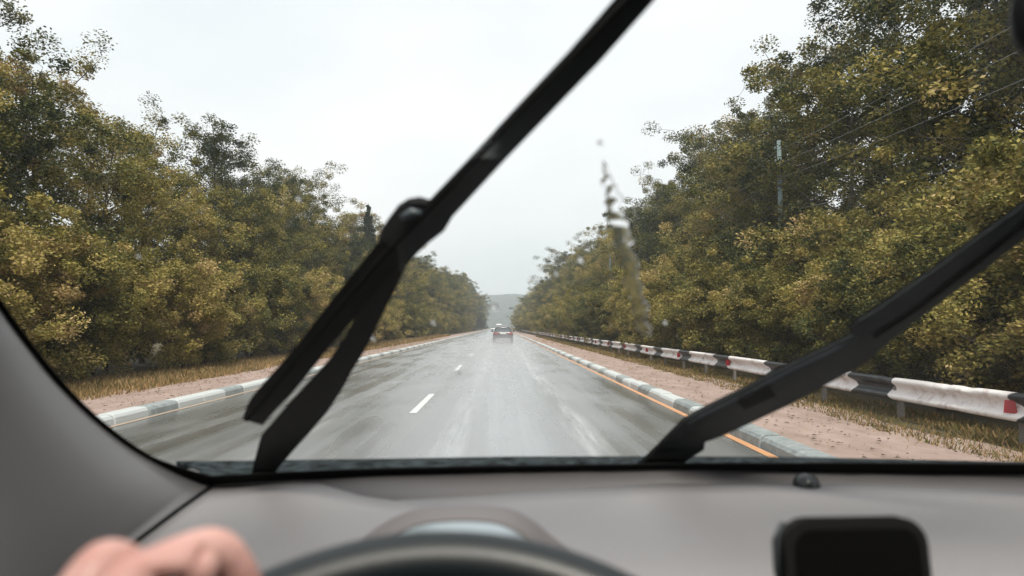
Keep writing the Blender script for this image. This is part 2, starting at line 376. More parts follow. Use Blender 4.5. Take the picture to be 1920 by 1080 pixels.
def conifer(seed, H=9, rad=1.9):
    rs = random.Random(seed); wood = MB(); wood.tube([(0, 0, -.1), (0, 0, H * .6), (0, 0, H)], [.13, .07, .015], 7); cen = []; crr = []
    z = .8
    while z < H * .985:
        q = z / H; r = rad * (1 - q) ** .85; n = max(3, int(9 * (1 - q) + 3))
        for k in range(n):
            a = rs.uniform(0, 6.28); ln = r * rs.uniform(.7, 1.15)
            wood.tube([(0, 0, z), (math.cos(a) * ln, math.sin(a) * ln, z - .1 * ln)], [.02, .005], 4, False)
            for j in (.45, .75, 1):
                cen.append((math.cos(a) * ln * j, math.sin(a) * ln * j, z - .12 * ln * j)); crr.append(.1 + .16 * (1 - q))
        z += .10 + .18 * (1 - q)
    wm = bpy.data.meshes.new('trunk'); wm.from_pydata(wood.v, [], wood.f); wm.update(); wm.materials.append(M['bark'])
    return wm, leaf_mesh('crown', cen, crr, 70, .14, M['needle'], seed, .5, asp=.18, droop=.3)

tall = [branchy(11 + i, 13, 3.3 + .3 * (i % 2), 3.2, 26, tr=.17, nleaf=180, lsize=.106, cr=.56, m=M['leaf_dark'], tint=.40 + .05 * i) for i in range(4)]
mid = [branchy(31 + i, 8, 2.5, 1.0, 22, tr=.10, nleaf=180, lsize=.09, cr=.46, m=M['leaf'], tint=.40 + .07 * (i % 3)) for i in range(4)]
shrub = [branchy(51 + i, 3.4, 1.45, .2, 9, tr=.035, nleaf=180, lsize=.075, cr=.34, m=M['leaf'], tint=.42 + .07 * i, stems=3, lean=.9) for i in range(4)]
coni = [conifer(71)]
def plant(name, proto, loc, sc, rz, label, cat, group, tilt=0):
    e = empty(name, loc, label, cat, group); e.rotation_euler = (tilt, 0, rz); e.scale = sc
    for nm, me in zip(('trunk' if name != 'shrub' else 'stem', 'crown' if name != 'shrub' else 'foliage'), proto):
        o = bpy.data.objects.new(nm, me); o.parent = e; COL.objects.link(o)
    return e
ORD = 'first second third fourth fifth sixth seventh eighth ninth tenth eleventh twelfth thirteenth fourteenth fifteenth sixteenth seventeenth eighteenth'.split()
rp = random.Random(77)
def row(name, protos, x, ys, hf, baseh, what, side, cat, group, jx=.5):
    for i, y in enumerate(ys):
        k = rp.randrange(len(protos)); h = hf(y) * rp.uniform(.88, 1.1); s = h / baseh; sxy = s * rp.uniform(.9, 1.15)
        if y > 120: sxy *= 1.25
        if i < len(ORD): lab = '%s %s from the car, %s' % (ORD[i], what, side)
        else: lab = 'distant hazy %s %s' % (what, side)
        X = x(y) + rp.uniform(-jx, jx); zg = .09 + max(0, abs(X) - 6.5) * (.05 if X > 0 else .0) if X > 0 else .1
        plant(name, protos[k], (X, y + rp.uniform(-.6, .6), zg), (sxy, sxy, s), rp.uniform(0, 6.28), lab, cat, group)
def ylist(y0, y1, s0, s1):
    out = []; y = y0
    while y < y1:
        out.append(y); y += s0 + (s1 - s0) * max(0, y) / y1
    return out
# right side, behind the guardrail
row('shrub', shrub, lambda y: 7.15, ylist(4.5, 230, 1.8, 7), lambda y: 2.8 + .008 * y, 3.4, 'leafy shrub', 'close behind the striped guardrail', 'shrub', 'shrubs behind the guardrail', .35)
row('shrub', shrub, lambda y: 9.0, ylist(5.5, 120, 2.4, 5), lambda y: 4.1, 3.4, 'big rounded shrub', 'in the second line behind the guardrail', 'shrub', 'second line of shrubs behind the guardrail', .4)
row('tree', mid, lambda y: 11.2, ylist(6, 380, 3.6, 13), lambda y: 8.2 + .008 * y, 8, 'bushy olive tree', 'on the bank behind the guardrail', 'tree', 'bushy trees behind the guardrail', .6)
row('tree', tall, lambda y: 13.6, ylist(8, 380, 4.6, 15), lambda y: 13.4 - .4 * (20 < y < 50) - 1.4 * (50 <= y < 95), 13, 'tall dark tree', 'at the back behind the guardrail', 'tree', 'tall trees behind the guardrail', .8)
# left side
row('shrub', shrub, lambda y: -10.1, ylist(6, 230, 1.8, 7), lambda y: 3.3, 3.4, 'leafy shrub', 'along the dry grass across the road', 'shrub', 'shrubs across the road', .35)
row('shrub', shrub, lambda y: -11.8, ylist(7, 120, 2.6, 6), lambda y: 3.6, 3.4, 'big rounded shrub', 'in the second line across the road', 'shrub', 'second line of shrubs across the road', .4)
row('tree', mid, lambda y: -12.2, ylist(7, 380, 3.0, 12), lambda y: 6.6 + .022 * min(y, 200), 8, 'bushy olive tree', 'across the road behind the grass verge', 'tree', 'bushy trees across the road', .6)
row('tree', tall, lambda y: -14.6 + .012 * min(y, 250), ylist(9, 380, 4.0, 14), lambda y: max(9.2, 11 - .1 * y) + .030 * min(y, 200), 13, 'tall dark tree', 'at the back across the road', 'tree', 'tall trees across the road', .8)
# conifers
plant('conifer', coni[0], (-11.6, 60, .1), (1.1, 1.1, 1.36), 0, 'single pointed conifer rising above the trees across the road', 'conifer', None)
for i, (x, y, s) in enumerate(((-9.2, 250, 1.7), (-7.4, 275, 1.1), (-10.5, 262, 1.9))):
    plant('conifer', coni[0], (x, y, .1), (s * 1.5, s * 1.5, s), i, ('dark blue-green conifer at the far end of the trees across the road, middle height', 'shortest dark conifer beside the far end of the road', 'highest dark conifer at the far end of the trees across the road')[i], 'conifer', 'far dark conifers')

# dry grass along both verges and under the rail
def grass(name, xr, yr, n, h, seed, label, tint):
    rs = np.random.RandomState(seed)
    y = yr[0] + (yr[1] - yr[0]) * rs.rand(n) ** 1.8; x = xr[0] + (xr[1] - xr[0]) * rs.rand(n)
    cl = .5 + .5 * np.sin(x * 5.1 + y * 1.7) * np.sin(y * 2.3 - x * 1.1)
    keep = rs.rand(n) < .35 + .65 * cl; x = x[keep]; y = y[keep]; n = len(x)
    hh = h * (.4 + .8 * rs.rand(n)) * (1 + y / 60); a = rs.rand(n) * 6.28; wd = .006 * (1 + y / 8)
    lean = rs.normal(size=(n, 2)) * .45 * hh[:, None]
    b = np.stack([x, y, np.full(n, .09)], 1); dx = np.stack([np.cos(a) * wd, np.sin(a) * wd, 0 * a], 1)
    tip = b + np.stack([lean[:, 0], lean[:, 1], hh], 1)
    V = np.stack([b - dx, b + dx, tip], 1).reshape(-1, 3)
    me = bpy.data.meshes.new(name); me.vertices.add(3 * n); me.vertices.foreach_set('co', V.ravel())
    me.loops.add(3 * n); me.loops.foreach_set('vertex_index', np.arange(3 * n, dtype=np.int32))
    me.polygons.add(n); me.polygons.foreach_set('loop_start', np.arange(0, 3 * n, 3, dtype=np.int32)); me.polygons.foreach_set('loop_total', np.full(n, 3, dtype=np.int32))
    me.update(calc_edges=True)
    at = me.attributes.new('tint', 'FLOAT', 'POINT'); at.data.foreach_set('value', np.repeat(np.clip(tint + .2 * rs.normal(size=n), 0, 1), 3).astype(np.float32))
    tag(finish(name, me, M['grass']), label, 'grass', kind='stuff')
grass('dry_grass', (4.75, 6.5), (4, 90), 60000, .07, 1, 'dry brown grass along the foot of the striped guardrail', .42)
grass('dry_grass', (-9.9, -7.2), (7, 100), 80000, .11, 2, 'dry straw-coloured grass between the gravel and the shrubs across the road', .5)
grass('sparse_grass', (3.3, 5.0), (4, 70), 5000, .035, 3, 'sparse dry tufts on the pink gravel beside the guardrail', .5)
grass('sparse_grass', (-7.5, -5.8), (7, 70), 5000, .04, 4, 'sparse dry tufts on the pink gravel across the road', .6)

def litter(xr, seed, label):
    rs = np.random.RandomState(seed); n = 1100; y = 5 + 55 * rs.rand(n) ** 1.6; x = xr[0] + (xr[1] - xr[0]) * rs.rand(n) ** .8
    s = .012 + .03 * rs.rand(n) ** 2; a = rs.rand(n) * 6.28; V = []; F = []
    for i in range(n):
        c, d = math.cos(a[i]) * s[i], math.sin(a[i]) * s[i]; z = .138; o = len(V)
        V += [(x[i] + c, y[i] + d, z), (x[i] - d * .6, y[i] + c * .6, z + .012), (x[i] - c, y[i] - d, z + .004), (x[i] + d * .5, y[i] - c * .5, z + .01)]; F.append((o, o + 1, o + 2, o + 3))
    me = bpy.data.meshes.new('leaf_litter'); me.from_pydata(V, [], F); me.update()
    at = me.attributes.new('tint', 'FLOAT', 'POINT'); at.data.foreach_set('value', np.repeat(rs.rand(n) * .7, 4))
    tag(finish('leaf_litter', me, M['litter']), label, 'leaf litter', kind='stuff')
M['litter'] = leaf_mat('fallen_leaves', [(0, (.035, .03, .022)), (.5, (.13, .085, .05)), (1, (.38, .27, .17))])
litter((RR_ + .34, 5.0), 21, 'fallen leaves and grit on the gravel beside the guardrail')
litter((-7.4, RL - .26), 22, 'fallen leaves and grit on the gravel across the road')
# ------------------------------------------------------------------ guardrail
def rail_mat():
    m = mat('rail_paint', (.78, .74, .73), .45, bump=(25, .12, .005)); t = m.node_tree; n = t.nodes.new; k = t.links.new
    b = t.nodes['Principled BSDF']; g = n('ShaderNodeTexCoord'); sp = n('ShaderNodeSeparateXYZ'); k(g.outputs['Object'], sp.inputs[0])
    # scalloped stripe ends: edge moves with height
    z = n('ShaderNodeMath'); z.operation = 'MULTIPLY_ADD'; z.inputs[1].default_value = 20; z.inputs[2].default_value = -10.6; k(sp.outputs[2], z.inputs[0])
    co = n('ShaderNodeMath'); co.operation = 'COSINE'; k(z.outputs[0], co.inputs[0])
    nz = n('ShaderNodeTexNoise'); nz.inputs['Scale'].default_value = 6; k(g.outputs['Object'], nz.inputs['Vector'])
    y1 = n('ShaderNodeMath'); y1.operation = 'ADD'; y1.inputs[1].default_value = 349 - 9.65 ; k(sp.outputs[1], y1.inputs[0])
    y2 = n('ShaderNodeMath'); y2.operation = 'MODULO'; y2.inputs[1].default_value = 3.45; k(y1.outputs[0], y2.inputs[0])
    # distance from the stripe centre (0.575), shape
    y3 = n('ShaderNodeMath'); y3.operation = 'SUBTRACT'; y3.inputs[1].default_value = .575; k(y2.outputs[0], y3.inputs[0])
    y4 = n('ShaderNodeMath'); y4.operation = 'ABSOLUTE'; k(y3.outputs[0], y4.inputs[0])
    y5 = n('ShaderNodeMath'); y5.operation = 'MULTIPLY_ADD'; y5.inputs[1].default_value = -.10; k(co.outputs[0], y5.inputs[0]); k(y4.outputs[0], y5.inputs[2])
    y6 = n('ShaderNodeMath'); y6.operation = 'MULTIPLY_ADD'; y6.inputs[1].default_value = .08; k(nz.outputs[0], y6.inputs[0]); k(y5.outputs[0], y6.inputs[2])
    mr = n('ShaderNodeMapRange'); mr.inputs[1].default_value = .57; mr.inputs[2].default_value = .60; k(y6.outputs[0], mr.inputs[0])
    n2 = n('ShaderNodeTexNoise'); n2.inputs['Scale'].default_value = 3.5; n2.inputs['Detail'].default_value = 8; n2.inputs['Roughness'].default_value = .7; k(g.outputs['Object'], n2.inputs['Vector'])
    wr = n('ShaderNodeValToRGB'); wr.color_ramp.elements[0].position = .3; wr.color_ramp.elements[0].color = (.42, .33, .31, 1); wr.color_ramp.elements[1].position = .5; wr.color_ramp.elements[1].color = (.80, .77, .76, 1)
    k(n2.outputs[0], wr.inputs[0])
    br = n('ShaderNodeValToRGB'); br.color_ramp.elements[0].position = .55; br.color_ramp.elements[0].color = (.012, .015, .018, 1); br.color_ramp.elements[1].position = .9; br.color_ramp.elements[1].color = (.12, .13, .14, 1)
    k(n2.outputs[0], br.inputs[0])
    mx = n('ShaderNodeMix'); mx.data_type = 'RGBA'; k(mr.outputs[0], mx.inputs[0]); k(br.outputs[0], mx.inputs[6]); k(wr.outputs[0], mx.inputs[7])
    k(mx.outputs[2], b.inputs['Base Color']); return m
M['rail'] = rail_mat()
gr = empty('guardrail', (5.6, 4, .1), 'long steel guardrail painted in white and black stripes with red reflectors', 'guardrail')
G0 = Vector((5.6, 4, .1))
prof = [(.05, .685), (.0, .69), (-.035, .675), (-.05, .65), (-.045, .62), (.0, .585), (.03, .56), (.035, .53), (.03, .50), (.0, .475), (-.045, .44), (-.05, .41), (-.035, .385), (.0, .375), (.04, .38)]
rs = random.Random(9); mb = MB(); rows = []; y = 0.5
dents = [(rs.uniform(6, 40), rs.choice((.66, .64, .40, .42)), rs.uniform(.008, .022), rs.uniform(.08, .3)) for _ in range(14)] + [(8.1, .67, .03, .12), (8.5, .66, .03, .1), (8.35, .40, -.02, .1)]
ys = list(np.arange(.5, 30, .06)) + list(np.arange(30, 232, 1.15))
for y in ys:
    r_ = []
    for (px, pz) in prof:
        dx = dz = 0
        for (dy, dzc, am, wd) in dents:
            if abs(y - dy) < 3 * wd:
                e = math.exp(-((y - dy) / wd) ** 2 - ((pz - dzc) / .05) ** 2); dx += am * e; dz -= am * .6 * e
        r_.append((px + dx + .003 * math.sin(y * .7), y - 4, pz - .1 + dz + .006 * math.sin(y * .45)))
    rows.append(r_)
mb.grid(rows); ob = mb.build('rail', M['rail'], gr, smooth=True, solid=.004)
# object coordinates of the rail equal world minus (5.6, 4, .1); the paint reads them
y = 4.6 + .5; i = 0; pm = None; rm = None
ypost = [16.6 + 2.3 * k for k in range(-6, 88)]
for y in ypost:
    if pm is None:
        mb = MB(); mb.box((.085, 0, .25), (.012, .09, .66)); mb.box((.115, .04, .25), (.05, .008, .66)); mb.box((.115, -.04, .25), (.05, .008, .66)); mb.box((.055, 0, .43), (.05, .08, .2))
        o = mb.build('post', M['post'], gr); pm = o.data
    else:
        o = bpy.data.objects.new('post', pm); COL.objects.link(o); o.parent = gr
    o.location = (0, y - 4, -.02)
for k in range(-2, 46):
    y = 16.6 + 4.6 * k
    if rm is None:
        mb = MB(); mb.prism([(-.005, -.06, .365), (-.005, .06, .365), (-.005, .045, .50), (-.005, -.045, .50)], (-.012, 0, 0))
        o = mb.build('reflector', M['refl'], gr, bevel=.003); rm = o.data
    else:
        o = bpy.data.objects.new('reflector', rm); COL.objects.link(o); o.parent = gr; q = o.modifiers.new('bevel', 'BEVEL'); q.width = .003
    o.location = (-.035, y - 4, 0); o.rotation_euler = (0, 0, R(38))

# ------------------------------------------------------------------ utility poles and wires
PX = 9.6; py_ = [-13, 23.0, 59, 95]
HW = [(-.13, 7.2), (-.13, 6.75), (-.13, 6.25), (0, 5.1)]
for y, lab in zip(py_[1:], ('slim grey concrete pole standing among the trees behind the guardrail', 'second concrete pole along the road, half hidden by leaves', 'third and most distant concrete pole, deep in the trees')):
    e = empty('utility_pole', (PX, y, .2), lab, 'pole', 'poles behind the guardrail')
    MB().tube([(0, 0, -.3), (0, 0, 4), (0, 0, 7.6)], [.11, .09, .068], 12).build('shaft', M['pole'], e, smooth=True)
    for zz in (6.35, 6.85, 7.3): MB().lathe([(0, 0), (.03, 0), (.045, .03), (.025, .06), (.03, .09), (0, .1)], (-.13, 0, zz), 10).build('insulator', M['pole'], e, smooth=True)
    mb = MB(); mb.tube([(0, 0, 5.0), (0, 0, 5.15)], .125, 12); mb.tube([(0, 0, 6.0), (0, 0, 6.1)], .11, 12); mb.build('clamp', M['post'], e)
for k, (dx, z) in enumerate(HW):
    pts = []
    for a, b in zip(py_[:-1], py_[1:]):
        for j in range(12):
            t = j / 12; pts.append((PX + dx, a + (b - a) * t, z + .2 - (.9 + .12 * k) * 4 * t * (1 - t) * .6))
    tag(MB().tube(pts, .0065, 5).build('power_line', M['wire']), ('highest of the four wires strung from the concrete poles', 'second highest wire strung from the concrete poles', 'third wire down, strung from the concrete poles', 'lowest of the four wires strung from the concrete poles')[k], 'wire', 'wires strung along the poles')

# ------------------------------------------------------------------ road vehicles
M['sedan'] = mat('grey_car_paint', (.055, .058, .064), .25, metal=.3, coat=.8)
M['white_car'] = mat('white_car_paint', (.75, .76, .77), .3, coat=.6)
M['car_glass'] = mat('car_glass', (.06, .07, .075), .3, spec=.7)
M['tail'] = mat('tail_light_red', (.30, .018, .022), .25, coat=.6)
tb = M['tail'].node_tree.nodes['Principled BSDF']; tb.inputs['Emission Color'].default_value = (1, .06, .04, 1); tb.inputs['Emission Strength'].default_value = .08
M['head'] = mat('headlamp', (.9, .9, .88), .2)
hb = M['head'].node_tree.nodes['Principled BSDF']; hb.inputs['Emission Color'].default_value = (1, .97, .9, 1); hb.inputs['Emission Strength'].default_value = 1.5
M['plate'] = mat('number_plate', (.75, .75, .73), .5)
M['chrome'] = mat('bright_trim', (.6, .6, .62), .2, metal=.9)
def wheel(parent, x, y, r=.33):
    e = MB().lathe([(r * .62, -.11), (r * .9, -.11), (r, -.07), (r, .07), (r * .9, .11), (r * .62, .11)], n=28).build('wheel', M['tyre'], parent, smooth=True)
    e.location = (x, y, r); e.rotation_euler = (0, R(90), 0)
    mb = MB().lathe([(0, .06 ), (r * .2, .075), (r * .55, .05), (r * .62, .09)], n=20); mb.lathe([(0, -.06), (r * .2, -.075), (r * .55, -.05), (r * .62, -.09)], n=20)
    mb.build('rim', M['rim'], e, smooth=True)
def sedan(loc, rz, paint, label, group, front=False):
    e = empty('car', loc, label, 'car', group); e.rotation_euler = (0, 0, rz)
    # stations from tail (y=0) to nose (y=4.7): (y, half width, z bottom, z belt/deck)
    st = [(0, .74, .42, .86), (.04, .82, .34, .95), (.25, .88, .30, .985), (.7, .91, .24, 1.0), (1.3, .925, .2, .98), (2.4, .93, .19, .95), (3.2, .925, .2, .93), (4.0, .90, .24, .86), (4.5, .84, .28, .74), (4.68, .70, .36, .60)]
    rows = []
    for y, hw, zb, zt in st:
        rows.append([(s * hw * a, y, zb + (zt - zb) * b) for s, a, b in ((1, .0, 0), (1, .86, 0), (1, .97, .12), (1, 1, .45), (1, .97, .80), (1, .90, .95), (1, .55, 1.0), (1, 0, 1.015), (-1, .55, 1.0), (-1, .90, .95), (-1, .97, .80), (-1, 1, .45), (-1, .97, .12), (-1, .86, 0))])
    mb = MB(); mb.grid(rows, True); n = len(rows[0]); mb.f += [tuple(range(n))[::-1], tuple((len(rows) - 1) * n + k for k in range(n))]
    mb.build('body', paint, e, smooth=True, sub=1)
    cab = [(.45, .78, 1.0, .70), (.95, .80, 1.30, .585), (1.35, .80, 1.42, .56), (2.0, .80, 1.45, .57), (2.5, .80, 1.42, .57), (3.35, .80, .96, .68)]
    g1 = [[(-.82 if y < .6 or y > 3 else -.83, y, .97), (-w2, y, z), (w2, y, z), (.82 if y < .6 or y > 3 else .83, y, .97)] for y, w1, z, w2 in cab]
    MB().grid(g1).build('window_glass', M['car_glass'], e, smooth=False)
    MB().grid([[(-(w2 + .02), y, z - .015), (-w2 * .6, y, z + .022), (0, y, z + .035), (w2 * .6, y, z + .022), (w2 + .02, y, z - .015)] for y, w1, z, w2 in cab[1:5]]).build('roof', paint, e, smooth=True, solid=.01)
    for s in (-1, 1):
        MB().tube([(s * .80, .42, .98), (s * .60, .95, 1.30), (s * .575, 1.35, 1.415)], .03, 6).build('rear_pillar', paint, e, smooth=True)
        MB().tube([(s * .80, 3.35, .95), (s * .585, 2.5, 1.42)], .025, 6).build('front_pillar', paint, e, smooth=True)
        mb = MB(); mb.box((s * .98, 2.95, 1.0), (.2, .1, .13)); mb.build('mirror', M['black'], e, bevel=.03)
        mb = MB(); mb.grid([[(s * x, yy, z) for x, yy in ((.42, -.018), (.62, -.012), (.80, .06), (.875, .25))] for z in (.74, .80, .875)]); mb.build('tail_light', M['tail'], e, smooth=True, solid=.02)
        mb = MB(); mb.grid([[(s * x, yy, z) for x, yy in ((.48, 4.69), (.65, 4.63), (.80, 4.5))] for z in (.56, .62, .67)]); mb.build('headlight', M['head'] if front else M['chrome'], e, smooth=True, solid=.02)
        for y in (.95, 3.75): wheel(e, s * .80, y)
    mb = MB(); mb.box((0, -.02, .80), (.52, .02, .115)); mb.build('licence_plate', M['plate'], e, bevel=.004)
    mb = MB(); mb.box((0, -.015, .885), (.9, .02, .02)); mb.build('boot_trim', M['chrome'], e)
    mb = MB(); mb.box((0, .0, .50), (1.62, .12, .26)); mb.build('rear_bumper', paint, e, bevel=.05)
    mb = MB(); mb.box((0, .02, .33), (1.3, .10, .09)); mb.build('bumper_valance', M['white_car'], e, bevel=.02)
    mb = MB(); mb.box((0, 4.68, .5), (1.0, .05, .14)); mb.build('grille', M['black'], e, bevel=.02)
    return e
sedan((.30, 60.5, .01), 0, M['sedan'], 'dark grey saloon car driving ahead in the spray with red tail lights', 'cars on the wet road')
sedan((-2.95, 290, .01), R(180), M['white_car'], 'small white oncoming car in the other lane beyond the dark saloon', 'cars on the wet road', True)
van = empty('van', (-.25, 252, .01), 'distant white van ahead, its top showing over the dark saloon', 'van', 'cars on the wet road')
mb = MB(); mb.prism([(-.98, 0, .45), (-.98, .06, 2.3), (-.98, .3, 2.5), (-.98, 4.2, 2.5), (-.98, 4.9, 1.6), (-.98, 5.6, 1.25), (-.98, 5.7, .45)], (1.96, 0, 0)); mb.build('body', M['white_car'], van, bevel=.08)
for s in (-1, 1):
    mb = MB(); mb.box((s * .46, -.012, 1.75), (.72, .03, .62)); mb.build('rear_window', M['car_glass'], van, bevel=.01)
    mb = MB(); mb.box((s * .88, -.015, 1.1), (.12, .05, .4)); mb.build('tail_light', M['tail'], van, bevel=.01)
    for y in (.9, 4.6): wheel(van, s * .86, y, .35)

# ------------------------------------------------------------------ own car
CX = .37
car = empty('car', (CX, .3, .0), 'car around the camera, with grey dashboard, steering wheel, windscreen and raised black wipers', 'car')
def own(mb, name, m, parent=None, **k):
    o = mb.build(name, m, None, **k); o.parent = parent or car
    if parent is None: o.matrix_parent_inverse = Matrix.Translation((-CX, -.3, 0))
    return o
BASE = [(400, 910), (550, 901), (700, 893), (960, 886), (1240, 881), (1500, 885), (1920, 893), (2200, 903), (2420, 914)]
SIDE = [(-430, -900), (-330, -50), (-220, 200), (-100, 430), (0, 585), (60, 665), (120, 735), (190, 800), (260, 850), (330, 885), (400, 911)]
def smoothcurve(tab, n):
    P = [Vector(p) for p in tab]; out = []
    P = [P[0] * 2 - P[1]] + P + [P[-1] * 2 - P[-2]]
    for i in range(1, len(P) - 2):
        for j in range(n):
            t = j / n; a, b, c, d = P[i - 1:i + 3]
            out.append(.5 * ((2 * b) + (c - a) * t + (2 * a - 5 * b + 4 * c - d) * t * t + (3 * b - a - 3 * c + d) * t ** 3))
    out.append(P[-2]); return out
sideP = smoothcurve([glass(*p) for p in SIDE], 5)
mirr = lambda p: Vector((2 * CX - p.x, p.y, p.z))
baseL = smoothcurve([glass(*p) for p in BASE if p[0] <= 1240], 4)
outline = sideP + baseL[1:] + [mirr(p) for p in reversed(baseL)] + [mirr(p) for p in reversed(sideP[:-1])]
M['glass'] = bpy.data.materials.new('windscreen_glass'); M['glass'].use_nodes = True
t = M['glass'].node_tree; t.nodes.clear(); n = t.nodes.new
tr = n('ShaderNodeBsdfTransparent'); tr.inputs[0].default_value = (.955, .97, .968, 1); gl = n('ShaderNodeBsdfGlossy'); gl.inputs['Roughness'].default_value = .02
fr = n('ShaderNodeFresnel'); fr.inputs[0].default_value = 1.35; mm = n('ShaderNodeMixShader'); o_ = n('ShaderNodeOutputMaterial')
fm = n('ShaderNodeMath'); fm.operation = 'MULTIPLY'; fm.inputs[1].default_value = .6; t.links.new(fr.outputs[0], fm.inputs[0])
t.links.new(fm.outputs[0], mm.inputs[0]); t.links.new(tr.outputs[0], mm.inputs[1]); t.links.new(gl.outputs[0], mm.inputs[2]); t.links.new(mm.outputs[0], o_.inputs[0])
mb = MB(); mb.add(outline, [tuple(range(len(outline)))]); ws = own(mb, 'windscreen', M['glass'])
# black ceramic band printed round the edge of the glass
cen = sum(outline, Vector()) / len(outline)
def ring(wd_side, wd_base, off):
    n_ = len(outline); ins = []
    for i, p in enumerate(outline):
        tdir = (outline[(i + 1) % n_] - outline[i - 1]).normalized(); nn = WN.cross(tdir).normalized()
        if nn.dot(cen - p) < 0: nn = -nn
        lower = max(0, min(1, (1.22 - p.z) / .05)); wd = wd_side + (wd_base - wd_side) * lower
        ins.append(p + nn * wd + WN * off)
    return ins
mb = MB(); mb.grid([[p + WN * -.003 for p in outline], ring(.013, .030, -.003)], True); own(mb, 'dark_edge_band', M['rubber'], ws, smooth=False, solid=.0015)
mb = MB(); mb.tube([p + Vector((0, 0, -.002)) for p in outline] + [outline[0]], .0045, 6); own(mb, 'windscreen_seal', M['rubber'], None, smooth=True)

# dashboard: defroster strip, main pad, seam along the pillar
LY = [(400, 916), (500, 908), (560, 905), (600, 909), (640, 921), (680, 932), (740, 941), (850, 935), (960, 927), (1100, 917), (1240, 909), (1400, 908), (1600, 909), (1760, 918), (1920, 928), (2200, 950), (2420, 975)]
SEAM = [Vector(p) for p in (glass(400, 912), at_y(330, 962, .88), at_y(260, 1015, .80), at_y(150, 1100, .70), Vector((-.452, .58, 1.107)), Vector((-.46, .35, 1.06)))]
def seam_z(y): return float(np.interp(y, [p.y for p in reversed(SEAM)], [p.z for p in reversed(SEAM)]))
def seam_x(y): return float(np.interp(y, [p.y for p in reversed(SEAM)], [p.x for p in reversed(SEAM)]))
def padz(y): return float(np.interp(y, [.2, .34, .42, .50, .56, .62, .72, .85, .98], [.75, .93, 1.07, 1.135, 1.158, 1.168, 1.177, 1.184, 1.188]))
cols = [400, 425, 450, 480, 515, 550, 575, 600, 620, 640, 660, 680, 710, 740, 790, 850, 960, 1100, 1240, 1400, 1500, 1600, 1760, 1920, 2060, 2200, 2420]
def ssm(a, b, x):
    t = max(0, min(1, (x - a) / (b - a))); return t * t * (3 - 2 * t)
rowsA = [[], [], []]; rowsB = None; pad = []
for c in cols:
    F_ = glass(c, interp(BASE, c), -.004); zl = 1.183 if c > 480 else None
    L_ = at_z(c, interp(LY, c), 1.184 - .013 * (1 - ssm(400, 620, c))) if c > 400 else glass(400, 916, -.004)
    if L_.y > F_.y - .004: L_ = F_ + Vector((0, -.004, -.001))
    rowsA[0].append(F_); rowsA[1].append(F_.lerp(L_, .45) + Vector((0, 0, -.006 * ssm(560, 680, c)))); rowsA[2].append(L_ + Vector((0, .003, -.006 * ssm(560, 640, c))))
    colp = []
    for k in range(22):
        y = L_.y + (.22 - L_.y) * (k / 21) ** .85
        x = L_.x + (seam_x(y) - seam_x(L_.y)) * max(0, 1 - (L_.x - seam_x(L_.y)) / .3)
        wgt = 1 - ssm(-.42, -.27, x); dz = padz(L_.y) - L_.z
        z = padz(y) - dz * ssm(.7, L_.y, y)
        z = z - max(0, (z - seam_z(y))) * wgt
        # gentle swelling over the passenger side
        z += .010 * ssm(.25, .6, x) * ssm(.9, .7, y) * ssm(.45, .6, y)
        colp.append(Vector((x, y, z)) + (Vector((0, 0, .0)) if k else Vector()))
    pad.append(colp)
mb = MB(); mb.grid([[pad[i][k] for i in range(len(cols))] for k in range(22)])
dash = own(mb, 'dashboard', M['dash'], smooth=True, solid=.003)
mb = MB(); mb.grid(rowsA); own(mb, 'shaded_defroster_strip', M['dash_shaded'], dash, smooth=True, solid=.002)  # recess shade put into the darker colour of this strip
# dark joint between dashboard and pillar
mb = MB(); mb.tube([p + Vector((.001, -.001, .0015)) for p in SEAM], .0038, 6); own(mb, 'joint', M['rubber'], dash, smooth=True)
# instrument binnacle hood
arc_o = [(640, 1046), (690, 1005), (740, 975), (790, 958), (850, 953), (900, 953), (955, 960), (1000, 983), (1040, 1016), (1100, 1060)]
arc_i = [(690, 1040), (738, 1003), (788, 982), (840, 975.5), (895, 975.5), (940, 982), (982, 1003), (1008, 1028), (1030, 1060)]
def rs_(tab, n):
    t0 = smoothcurve([Vector((*p, 0)) for p in tab], 6); return [t0[int(round(i * (len(t0) - 1) / (n - 1)))] for i in range(n)]
AO = rs_(arc_o, 25); AI = rs_(arc_i, 25)
r0 = [at_y(p.x, p.y, .60) for p in AO]; r1 = [at_y(p.x, p.y, .545) for p in AI]
back = [Vector((p.x, .72, min(p.z, 1.155))) for p in r0]; mid_ = [Vector((p.x, .655, p.z - .014)) for p in r0]
inn = [Vector((p.x * .98 - .002, .60, p.z - .012)) for p in r1]
mb = MB(); mb.grid([back, mid_, [p + Vector((0, .012, -.0012)) for p in r0], r0, [a.lerp(b, .12) for a, b in zip(r0, r1)], [a.lerp(b, .88) + Vector((0, 0, .001)) for a, b in zip(r0, r1)], r1, [p + Vector((0, .006, -.005)) for p in r1], inn])
own(mb, 'instrument_hood', M['hood'], dash, smooth=True, solid=.002)
# sloping instrument cover; its pale metal colour stands in for reflected sky
le0 = [at_y(p.x, p.y + 1.0, .541) + Vector((0, 0, -.001)) for p in AI]; le1 = [Vector((p.x, .40, p.z - .045)) for p in le0]
mb = MB(); mb.grid([[a.lerp(b, v) + Vector((0, 0, .006 * math.sin(math.pi * v))) for a, b in zip(le0, le1)] for v in (0, .25, .5, .75, 1)]); own(mb, 'instrument_cover', M['lens'], dash, smooth=True)
# light sensor dome
p = at_z(1512, 908, 1.187)
mb = MB(); mb.lathe([(.0175, -.004), (.0175, .001), (.0165, .005), (.0125, .0105), (.007, .0135), (0, .0145)], p, 24); own(mb, 'light_sensor', M['sensor'], dash, smooth=True)

